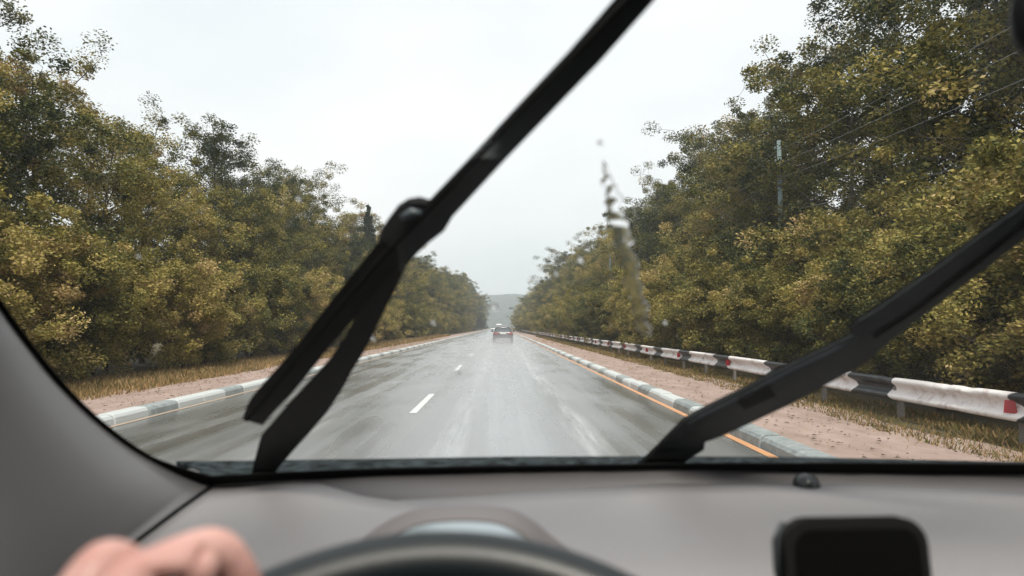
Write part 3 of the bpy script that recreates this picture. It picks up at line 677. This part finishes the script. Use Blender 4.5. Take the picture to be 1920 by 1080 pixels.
# left and right windscreen pillars with door top behind
def pillar(mirror):
    E = sideP; n_ = len(E); Fa = Vector((-.64, .34, 1.76)); Fm = Vector((-.70, .42, 1.25)); Fb = SEAM[-1]; rows = []
    for v in np.linspace(0, 1, 13):
        r_ = []
        for i, e in enumerate(E):
            u = i / (n_ - 1); f = (Fa.lerp(Fm, u) * (1 - u) + Fm.lerp(Fb, u) * u) if u < 1 else Fb
            q = e.lerp(f, v)
            if u >= .999: q = Vector((seam_x(q.y), q.y, seam_z(q.y)))
            bul = (math.sin(math.pi * min(1, v * 1.25)) * .085) * (1 - u ** 6)
            q = q + Vector((.75, -.25, .62)).normalized() * bul
            if mirror: q = mirr(q)
            r_.append(q)
        rows.append(r_)
    mb = MB(); mb.grid(rows); return own(mb, 'windscreen_pillar', M['pillar'], smooth=True, solid=.004)
pillar(False); pillar(True)
# shell: roof lining, doors, back
top = [p for p in outline if p.z > 1.5]
zt = outline[0].z; yt = outline[0].y; xl = outline[0].x; xr = 2 * CX - xl
M['lining'] = mat('roof_lining', (.10, .097, .095), .95, bump=(600, .3, .001))
def roofpt(i, y, dz): return (xl + (xr - xl) * i / 8, y, zt + dz + .035 * math.sin(math.pi * i / 8))
RY = ((yt, .0), (yt - .05, .012), (-.12, .055), (-.6, .06), (-1.5, .0), (-1.75, -.12))
mb = MB(); mb.grid([[roofpt(i, y, dz) for i in range(9)] for y, dz in RY[2:]]); mb.grid([[roofpt(i, y, dz) for i in range(9)] for y, dz in RY[:2]])
for a_, b_ in ((0, 2), (6, 9)): mb.grid([[roofpt(i, y, dz) for i in range(a_, b_)] for y, dz in RY[1:3]])
rf_ = own(mb, 'roof', M['lining'], smooth=True, solid=.03)
mb = MB(); mb.grid([[roofpt(i, y, dz) for i in range(1, 7)] for y, dz in RY[1:3]]); own(mb, 'added_sunroof', M['glass'], rf_, smooth=True)  # unseen glass opening added to let daylight onto the hand
for s in (-1, 1):
    X = CX + s * 1.04
    mb = MB(); mb.grid([[(X - s * dx, y, z) for y in (1.0, .4, -.4, -1.7)] for dx, z in ((.0, .45), (.0, .80), (.02, 1.02), (.07, 1.08), (.12, 1.08))]); own(mb, 'door', M['black'], smooth=True, solid=.02)
    mb = MB(); mb.tube([(X - s * .03, -.55, 1.05), (X - s * .12, -.60, zt + .02)], .05, 8); own(mb, 'door_pillar', M['lining'], smooth=True)
    mb = MB(); mb.grid([[(X - s * .13, y, z) for y in (-.25, -.9, -1.7)] for z in (1.07, 1.4, zt + .05)]); own(mb, 'light_block_panel', M['lining'], solid=.02)  # unseen panels added in place of rear windows to darken the cabin
mb = MB(); mb.grid([[(CX - 1.04, y, z), (CX + 1.04, y, z)] for y, z in ((-1.75, .45), (-1.75, 1.15), (-1.80, 1.70))]); own(mb, 'rear_panel', M['lining'], solid=.03)  # unseen back wall, closed high to keep light off the pillar
mb = MB(); mb.box((CX, -.3, .42), (1.7, 2.9, .05)); own(mb, 'floor_pan', M['rubber'])
mb = MB(); mb.box((-.02, -.42, .75), (.5, .5, .16)); mb.box((-.02, -.66, 1.05), (.5, .14, .62)); own(mb, 'seat', M['black'], bevel=.05)
mb = MB(); mb.box((.76, -.42, .75), (.5, .5, .16)); mb.box((.76, -.66, 1.05), (.5, .14, .62)); own(mb, 'seat', M['black'], bevel=.05)

# outside: wet cowl panel, bonnet, wings
rows = []
for j, (dy, dz) in enumerate(((-.004, -.012), (.012, -.006), (.05, .0), (.085, .002))):
    rows.append([Vector((p.x, p.y + dy, p.z + dz)) for p in [glass(c, interp(BASE, c)) for c in (330, 400, 550, 700, 960, 1240, 1500, 1920, 2200, 2420, 2500)]])
edge = [(330, 866), (400, 866), (550, 864), (700, 862), (960, 857.5), (1240, 857), (1500, 858.5), (1920, 868), (2200, 880), (2420, 890), (2500, 895)]
rows.append([at_y(x, y_, rows[1][i].y + .115) for i, (x, y_) in enumerate(edge)])
rows.append([p + Vector((0, .012, -.012)) for p in rows[-1]])
mb = MB(); mb.grid(rows); own(mb, 'cowl_panel', M['cowl'], smooth=True, solid=.003)
rows = []
for yy, z0, hw in ((1.06, 1.155, .97), (1.15, 1.15, .99), (1.4, 1.10, 1.0), (1.8, 1.02, .98), (2.1, .90, .94), (2.25, .72, .90), (2.28, .45, .88)):
    rows.append([Vector((CX + hw * s, yy - .10 * s * s, z0 - .07 * abs(s) ** 3)) for s in (-1, -.92, -.75, -.5, -.25, 0, .25, .5, .75, .92, 1)])
mb = MB(); mb.grid(rows); own(mb, 'bonnet', M['paint'], smooth=True, solid=.004)
for s in (-1, 1):
    mb = MB(); mb.grid([[(CX + s * (.95 + dx), y, z) for y in (-1.7, -.5, .6, 1.05, 1.6, 2.1)] for dx, z in ((.10, .40), (.13, .75), (.11, .99))]); own(mb, 'side_panel', M['paint'], smooth=True, solid=.01)

# wipers: flat outlines lie 2-4 cm in front of the glass and have real thickness
def flat(pts, off, th):
    mb = MB(); P = [glass(x, y, off) for x, y in pts]; mb.prism(P, WN * th); return mb
wl = empty('wiper', glass(500, 880, .02), parent=None); wl.parent = car; wl.matrix_parent_inverse = Matrix.Translation((-CX, -.3, 0))
def wpart(mb, name, m, wp, **k):
    o = mb.build(name, m, None, **k); o.parent = wp; o.matrix_parent_inverse = Matrix.Translation(-(wp.location)); return o
arm = [(472, 905), (480, 868), (492, 824), (520, 792), (547, 760), (583, 722), (622, 680), (650, 640), (668, 604), (690, 560), (706, 520), (716, 482), (756, 498), (740, 535), (722, 570), (705, 603), (690, 635), (674, 665), (656, 694), (636, 731), (612, 768), (575, 812), (545, 845), (515, 880), (508, 905)]
wpart(flat(arm, .016, .006), 'arm', M['black'], wl, bevel=.003)
lowb = [(459, 785), (467, 765), (475, 751), (505, 717), (534, 685), (560, 656), (582, 626), (610, 590), (640, 552), (676, 508), (716, 458), (740, 470), (742, 500), (720, 520), (690, 557), (654, 602), (632, 628), (610, 652), (588, 681), (566, 709), (540, 740), (512, 768), (490, 794)]
b1 = wpart(flat(lowb, .006, .006), 'blade', M['rubber'], wl, bevel=.003)
upb = [(790, 404), (884, 306), (975, 208), (1070, 108), (1164, 1), (1320, -175), (1350, -160), (1218, 1), (1120, 112), (1035, 200), (941, 298), (838, 410), (820, 432)]
b2 = wpart(flat(upb, .006, .006), 'blade', M['wiper'], wl, bevel=.004)
con = [(714, 462), (720, 440), (738, 415), (752, 397), (768, 387), (786, 384), (800, 388), (812, 396), (838, 410), (826, 430), (800, 450), (778, 470), (752, 500), (735, 480)]
wpart(flat(con, .008, .008), 'blade_joint', M['wiper'], wl, bevel=.006)
mb = MB(); mb.tube([glass(752, 408, .006), glass(772, 398, .006), glass(790, 400, .006)], [.003, .0055, .004], 10); wpart(mb, 'joint_detail', M['wiper_highlight'], wl, smooth=True)  # pale highlight on the joint, painted as a light-coloured lump
mb = MB(); mb.tube([glass(x, y_, .004) for x, y_ in ((802, 396), (884, 314), (975, 216), (1070, 116), (1164, 9), (1320, -165))], .0012, 6); wpart(mb, 'blade_highlight', M['wiper_highlight'], wl, smooth=True)  # sky-lit upper edge of the blade, painted as a pale tube
mb = MB(); mb.tube([glass(x, y_, .004) for x, y_ in ((905, 298), (918, 284), (940, 268))], [.0008, .0016, .0008], 6); wpart(mb, 'clip', M['wiper_highlight'], wl, smooth=True)  # glint on the blade, painted as a short pale tube
mb = MB(); mb.tube([glass(462, 788, -.001), glass(716, 482, .001), glass(790, 408, .001), glass(1335, -172, .001)], .0025, 6); wpart(mb, 'rubber_edge', M['rubber'], wl, smooth=True)
wr = empty('wiper', glass(1262, 850, .02)); wr.parent = car; wr.matrix_parent_inverse = Matrix.Translation((-CX, -.3, 0))
arm2 = [(1190, 885), (1215, 862), (1240, 838), (1262, 815), (1285, 792), (1320, 772), (1400, 733), (1480, 690), (1540, 662), (1598, 634), (1626, 618), (1700, 560), (1700, 600), (1658, 645), (1622, 679), (1557, 714), (1477, 758), (1398, 795), (1353, 816), (1318, 828), (1316, 843), (1300, 853), (1270, 875), (1250, 890)]
wpart(flat(arm2, .014, .006), 'arm', M['wiper_wet'], wr, bevel=.004)
bl2 = [(1600, 622), (1612, 606), (1640, 590), (1690, 556), (1760, 508), (1830, 456), (1920, 392), (2050, 296), (2220, 170), (2236, 190), (2055, 342), (1915, 448), (1855, 493), (1785, 547), (1715, 600), (1658, 642), (1630, 636)]
wpart(flat(bl2, .006, .007), 'blade', M['wiper_wet'], wr, bevel=.004)
mb = MB(); mb.tube([glass(x, y_ + 3, .015) for x, y_ in ((1290, 790), (1320, 772), (1400, 733), (1480, 690), (1540, 662), (1598, 634))], [.0015, .0028, .003, .003, .003, .002], 8); wpart(mb, 'arm_highlight', M['wiper_highlight'], wr, smooth=True)  # pale highlight painted along the upper edge of the arm
mb = MB(); mb.tube([glass(x, y_, .004) for x, y_ in ((1640, 632), (1720, 580), (1840, 488), (1920, 424), (2100, 290))], .0022, 8); wpart(mb, 'rubber_edge', M['rubber'], wr, smooth=True)
mb = MB(); mb.prism([glass(x, y_, .008) for x, y_ in ((1385, 752), (1440, 728), (1452, 742), (1398, 766))], WN * .01); wpart(mb, 'arm_slot', M['rubber'], wr, bevel=.002)
mb = MB(); mb.tube([glass(x, y_, .015) for x, y_ in ((1604, 630), (1622, 607), (1640, 594), (1700, 553), (1830, 458), (1920, 394), (2050, 300))], .0016, 8); wpart(mb, 'blade_highlight', M['wiper_highlight'], wr, smooth=True)  # pale highlight painted along the upper edge of this blade
mb = MB(); mb.lathe([(0, 0), (.012, 0), (.014, .004), (.012, .008), (0, .009)], n=16); o = wpart(mb, 'joint_detail', M['black'], wr, smooth=True); o.matrix_parent_inverse = Matrix(); o.location = glass(1640, 622, .018) - wr.location; o.rotation_euler = WN.to_track_quat('Z', 'Y').to_euler()  # black joint pin

# interior mirror
mc = at_y(2232, 24, .46)
mb = MB(); n_ = 28; ringp = []
for k in range(n_):
    a = 2 * math.pi * k / n_; ca, sa = math.cos(a), math.sin(a)
    ringp.append((.125 * (abs(ca) ** .45) * (1 if ca > 0 else -1), .036 * (abs(sa) ** .6) * (1 if sa > 0 else -1)))
mb.grid([[mc + Vector((x * s, yy, z * s)) for x, z in ringp] for s, yy in ((.0, .03), (.6, .028), (.93, .018), (1, .002), (.96, -.004))], True); rm_ = own(mb, 'rear_view_mirror', M['black'], smooth=True)
M['mirror'] = mat('mirror_glass', (.8, .8, .8), .02, metal=1)
mb = MB(); mb.add([mc + Vector((x * .955, -.003, z * .955)) for x, z in ringp], [tuple(range(n_))]); own(mb, 'mirror_glass', M['mirror'], rm_)
mb = MB(); q = mc + Vector((0, .02, .02)); g_ = Vector((q.x, 0, q.z + .05)); g_.y = WY - (g_.z - WZ) / WS - .004; mb.tube([q, q.lerp(g_, .5) + Vector((0, 0, .01)), g_], .009, 8); own(mb, 'mirror_stalk', M['black'], rm_, smooth=True)

# steering wheel
WR, Wr = .190, .0175
apex = at_y(828, 1027, .375); tl = R(42)                 # elevation of the wheel plane
upv = Vector((0, math.cos(tl), math.sin(tl))); wn = Vector((0, -math.sin(tl), math.cos(tl)))
cenw = apex - upv * WR - wn * Wr * .95
sw = empty('steering_wheel', cenw, parent=None); sw.parent = car; sw.matrix_parent_inverse = Matrix.Translation((-CX, -.3, 0))
mb = MB(); rows = []
for k in range(96):
    a = 2 * math.pi * k / 96; d = Vector((math.cos(a), 0, 0)) + upv * math.sin(a); c = d * WR; rows.append([c + d * (Wr * math.cos(b_)) + wn * (Wr * math.sin(b_) * 1.05) for b_ in [2 * math.pi * j / 16 for j in range(16)]])
mb.grid(rows + [rows[0]], True); o = mb.build('rim', M['leather'], sw, smooth=True)
mb = MB()
for a in (0, math.pi, -math.pi / 2):
    d = Vector((math.cos(a), 0, 0)) + upv * math.sin(a); mb2 = MB().tube([d * .05 - wn * .03, d * .11 - wn * .02, d * .18], [.022, .016, .012], 8); mb2.build('spoke', M['leather'], sw, smooth=True)
rows = []
for rr, hh in ((0, .012), (.045, .008), (.068, -.006), (.074, -.03), (.06, -.05)):
    rows.append([(Vector((math.cos(a), 0, 0)) + upv * math.sin(a)) * rr + wn * (hh - .02) for a in [2 * math.pi * j / 24 for j in range(24)]])
MB().grid(rows, True).build('hub', M['black'], sw, smooth=True)
mb = MB().tube([-wn * .04, -wn * .04 + Vector((0, .18, -.16))], [.035, .05], 12); mb.build('column', M['black'], sw, smooth=True)

# ------------------------------------------------------------------ phone in its holder on the dashboard
def rrect(w_, h_, r, n=6):
    out = []
    for cx, cz, a0 in ((w_ / 2 - r, h_ / 2 - r, 0), (-w_ / 2 + r, h_ / 2 - r, 90), (-w_ / 2 + r, -h_ / 2 + r, 180), (w_ / 2 - r, -h_ / 2 + r, 270)):
        for k in range(n + 1): out.append((cx + r * math.cos(R(a0 + 90 * k / n)), cz + r * math.sin(R(a0 + 90 * k / n))))
    return out
pw = 268 / 1280 * .47; ph = .19
top = at_y(1632, 995, .47); pc = top - Vector((0, -.012, ph / 2))
phn = empty('phone', pc, 'black mobile phone held upright in the holder on the dashboard', 'phone'); phn.rotation_euler = (R(-7), 0, R(2))
mb = MB(); mb.prism([Vector((x, .006, z)) for x, z in rrect(pw, ph, .016)], (0, -.010, 0)); mb.build('case', M['black'], phn, bevel=.003)
M['screen'] = mat('dark_screen', (.004, .004, .004), .35, spec=.2)
mb = MB(); mb.prism([Vector((x, -.0045, z)) for x, z in rrect(pw - .008, ph - .008, .013)], (0, -.0012, 0)); mb.build('screen', M['screen'], phn)
hd = empty('phone_holder', pc + Vector((0, .03, -ph / 2)), 'black plastic holder clamping the phone above the dashboard', 'phone holder'); hd.rotation_euler = (R(-7), 0, R(2))
for s in (-1, 1):
    pts = [(s * (pw / 2 - .004), -.030, ph * .55), (s * (pw / 2 + .0015), -.030, ph * .80), (s * (pw / 2 + .001), -.030, ph * .90), (s * (pw / 2 - .006), -.024, ph * .955)]
    MB().tube(pts, [.004, .0055, .0055, .004], 10).build('clamp_arm', M['sensor'], hd, smooth=True)
mb = MB(); mb.box((0, -.010, ph * .5), (pw * .9, .012, .10)); mb.build('back_plate', M['black'], hd, bevel=.005)
mb = MB().tube([(0, -.004, ph * .35), (0, .06, ph * .05), (0, .07, -.03)], [.012, .014, .03], 12); mb.build('stand', M['black'], hd, smooth=True)

# ------------------------------------------------------------------ driver's left hand on the rim
def skin_obj(name, verts, edges, rads, m, parent=None, sub=2):
    me = bpy.data.meshes.new(name); me.from_pydata([tuple(v) for v in verts], edges, []); me.update()
    o = bpy.data.objects.new(name, me); COL.objects.link(o); me.materials.append(m)
    q = o.modifiers.new('skin', 'SKIN'); q.use_smooth_shade = True; q.branch_smoothing = .4
    if not me.skin_vertices: me.skin_vertices.new()
    sv = me.skin_vertices[0].data
    for i, r in enumerate(rads): sv[i].radius = (r, r)
    sv[0].use_root = True
    q = o.modifiers.new('sub', 'SUBSURF'); q.levels = sub; q.render_levels = sub
    if parent: o.parent = parent
    return o
V_ = []; E_ = []; Rr = []
def jn(p, r, prev=None):
    V_.append(Vector(p)); Rr.append(r)
    if prev is not None: E_.append((prev, len(V_) - 1))
    return len(V_) - 1
HD = .300
wr0 = jn((-.30, .02, 1.085), .030)                            # wrist
el = jn((-.40, -.16, .98), .040, wr0)
palm = jn((-.235, .135, 1.155), .034, wr0)
knu = [((314, 986), .300, .0122), ((196, 1033), .288, .0112), ((116, 1108), .275, .0110), ((30, 1165), .262, .0105)]
tips = []
for i, ((px, py2), dy, r) in enumerate(knu):
    k_ = at_y(px, py2, dy)                                     # knuckle
    m_ = jn(Vector(V_[palm]) * .40 + k_ * .60 + Vector((.010, 0, -.018 if i == 0 else -.024)), r * (1.9 if i == 0 else 1.45), palm)
    kk = jn(k_, r, m_)
    if i == 0:
        g1_ = jn(at_y(352, 1068, .298), .0120, kk); jn(at_y(392, 1088, .306), .0125, g1_)
    f1 = jn(k_ + (Vector((.018, .014, -.013)) if i == 0 else Vector((.009, .018, -.020))), r * .82, kk)
    f2 = jn(k_ + (Vector((.025, .020, -.030)) if i == 0 else Vector((.013, .024, -.036))), r * .8, f1)
    f3 = jn(k_ + Vector((.028 - .003 * i, .022, -.050)), r * .62, f2)
th0 = jn(Vector(V_[palm]) + Vector((.035, -.012, -.018)), .018, palm)
th1 = jn(Vector(V_[palm]) + Vector((.062, .010, -.022)), .013, th0)
th2 = jn(Vector(V_[palm]) + Vector((.078, .034, -.012)), .011, th1)
per = empty('person', (-.30, .02, 1.0), 'driver with a bare hand gripping the rim of the steering wheel', 'person')
h = skin_obj('hand', V_, E_, Rr, M['skin'], per); h.matrix_parent_inverse = Matrix.Translation((.30, -.02, -1.0))
mb = MB().tube([(-.325, -.02, 1.063), (-.36, -.09, 1.02), (-.40, -.17, .97), (-.41, -.35, 1.0)], [.042, .050, .058, .066], 16); o = mb.build('sleeve', M['sleeve'], per, smooth=True, solid=.003); o.matrix_parent_inverse = Matrix.Translation((.30, -.02, -1.0))

# ------------------------------------------------------------------ water on the windscreen
M['water'] = mat('water', (1, 1, 1), 0.0, trans=1, ior=1.33)
def drops(spots, name, label=None, cat=None, group=None, remesh=True, flatn=.45):
    mb = MB(); Q = WN.to_track_quat('Z', 'Y').to_matrix().to_4x4()
    for x, y, r, sy in spots:
        c = glass(x, y, .0008); k = (c - EYE).length / 1280 * r; rows = []
        for a in np.linspace(0, math.pi / 2, 6):
            rows.append([c + Q @ Vector((k * math.cos(a) * math.cos(b_), k * sy * math.cos(a) * math.sin(b_), k * flatn * math.sin(a))) for b_ in [2 * math.pi * j / 16 for j in range(16)]])
        rows.insert(0, [c + Q @ Vector((k * .98 * math.cos(b_), k * sy * .98 * math.sin(b_), -.0004)) for b_ in [2 * math.pi * j / 16 for j in range(16)]])
        o0 = len(mb.v); mb.grid(rows, True); mb.f.append(tuple(o0 + j for j in range(16))[::-1])
    o = mb.build(name, M['water'], None, smooth=True)
    bm = bmesh.new(); bm.from_mesh(o.data); bmesh.ops.remove_doubles(bm, verts=bm.verts, dist=1e-6); bmesh.ops.recalc_face_normals(bm, faces=bm.faces); bm.to_mesh(o.data); bm.free()
    if remesh:
        q = o.modifiers.new('rm', 'REMESH'); q.mode = 'VOXEL'; q.voxel_size = .00055; q.use_smooth_shade = True
        q = o.modifiers.new('sm', 'SMOOTH'); q.factor = .9; q.iterations = 14
    return tag(o, label, cat, group)
rs = random.Random(5); sp = []
path = [(1128, 300, 5), (1138, 330, 10), (1146, 352, 15), (1150, 378, 18), (1158, 408, 20), (1166, 440, 20), (1174, 470, 19), (1182, 505, 18), (1190, 540, 18), (1198, 575, 17), (1206, 605, 16), (1213, 632, 13)]
rows = []; NT = 90
for i in range(NT):
    f = i / (NT - 1) * (len(path) - 1); a = min(int(f), len(path) - 2); u = f - a
    x, y, r = [path[a][k] * (1 - u) + path[a + 1][k] * u for k in range(3)]
    env = min(1, i / 8, (NT - 1 - i) / 5) ** .5 if 0 < i < NT - 1 else 0
    x += 3 * math.sin(i * .37) + 1.6 * math.sin(i * .9); r *= (.85 + .16 * math.sin(i * .62) + .1 * math.sin(i * 1.3 + 1)) * max(env, .05)
    hh = (.0006 if i > 34 else .0011) * env * (1 + .45 * math.sin(i * .8)); row_ = []
    for j in range(15):
        q = -1 + 2 * j / 14; row_.append(glass(x + q * r, y, .0004 + hh * math.cos(q * math.pi / 2) ** 2))
    rows.append(row_ + [glass(x + q * r, y, .0002) for q in (.8, .4, 0, -.4, -.8)])
mb = MB(); mb.grid(rows, True); o = mb.build('water_trail', M['water'], None, smooth=True)
bm = bmesh.new(); bm.from_mesh(o.data); bmesh.ops.recalc_face_normals(bm, faces=bm.faces); bm.to_mesh(o.data); bm.free()
tag(o, 'long trickle of rainwater running down the windscreen in front of the trees', 'water trickle')
for x, y, r in ((925, 268, 9), (1087, 486, 6), (926, 574, 7), (1125, 268, 5), (560, 372, 4), (1042, 512, 4), (700, 634, 4), (812, 604, 4), (1246, 604, 4), (260, 480, 3), (860, 700, 3)):
    drops([(x, y, r, 1.2), (x + r * .7, y + r * .8, r * .6, 1)], 'raindrop', 'small clear raindrop clinging to the windscreen', 'raindrop', 'raindrops on the windscreen', remesh=False, flatn=.3)

# ------------------------------------------------------------------ spray and haze
def vol(name, dens, col, aniso=.3):
    m = bpy.data.materials.new(name); m.use_nodes = True; t = m.node_tree; t.nodes.clear()
    p = t.nodes.new('ShaderNodeVolumePrincipled'); p.inputs['Color'].default_value = (*col, 1); p.inputs['Density'].default_value = dens; p.inputs['Anisotropy'].default_value = aniso
    o = t.nodes.new('ShaderNodeOutputMaterial'); t.links.new(p.outputs[0], o.inputs['Volume']); return m, p, t
mb = MB(); mb.box((0, 600, 40), (2000, 1500, 82))
m, p, t = vol('haze_air', .00095, (.90, .96, 1.0))
tag(mb.build('haze', m), 'thin pale rain haze filling the valley air', 'haze', kind='stuff')
m, p, t = vol('spray_mist', .35, (.97, .98, 1.0))
g = t.nodes.new('ShaderNodeTexCoord'); gd = t.nodes.new('ShaderNodeTexGradient'); gd.gradient_type = 'SPHERICAL'
nz = t.nodes.new('ShaderNodeTexNoise'); nz.inputs['Scale'].default_value = 2.2; ml = t.nodes.new('ShaderNodeMath'); ml.operation = 'MULTIPLY'; ml2 = t.nodes.new('ShaderNodeMath'); ml2.operation = 'MULTIPLY'; ml2.inputs[1].default_value = .5
t.links.new(g.outputs['Object'], gd.inputs[0]); t.links.new(g.outputs['Object'], nz.inputs['Vector']); t.links.new(gd.outputs[0], ml.inputs[0]); t.links.new(nz.outputs[0], ml.inputs[1]); t.links.new(ml.outputs[0], ml2.inputs[0]); t.links.new(ml2.outputs[0], p.inputs['Density'])
import bmesh
def ball(name, m_):
    bm = bmesh.new(); bmesh.ops.create_icosphere(bm, subdivisions=3, radius=1); me = bpy.data.meshes.new(name); bm.to_mesh(me); bm.free()
    return finish(name, me, m_, smooth=True)
o = ball('spray', m); o.location = (.3, 60, .1); o.scale = (1.9, 6, 1.15)
tag(o, 'white water spray thrown up behind the dark saloon car', 'spray', kind='stuff')
m2 = m.copy(); m2.name = 'road_mist'
for nn_ in m2.node_tree.nodes:
    if nn_.type == 'MATH' and not nn_.inputs[1].is_linked: nn_.inputs[1].default_value = .14
o = ball('road_mist', m2); o.location = (-.7, 40, .05); o.scale = (4.4, 36, .7)
tag(o, 'low mist of rain splashing off the wet lanes', 'mist', kind='stuff')
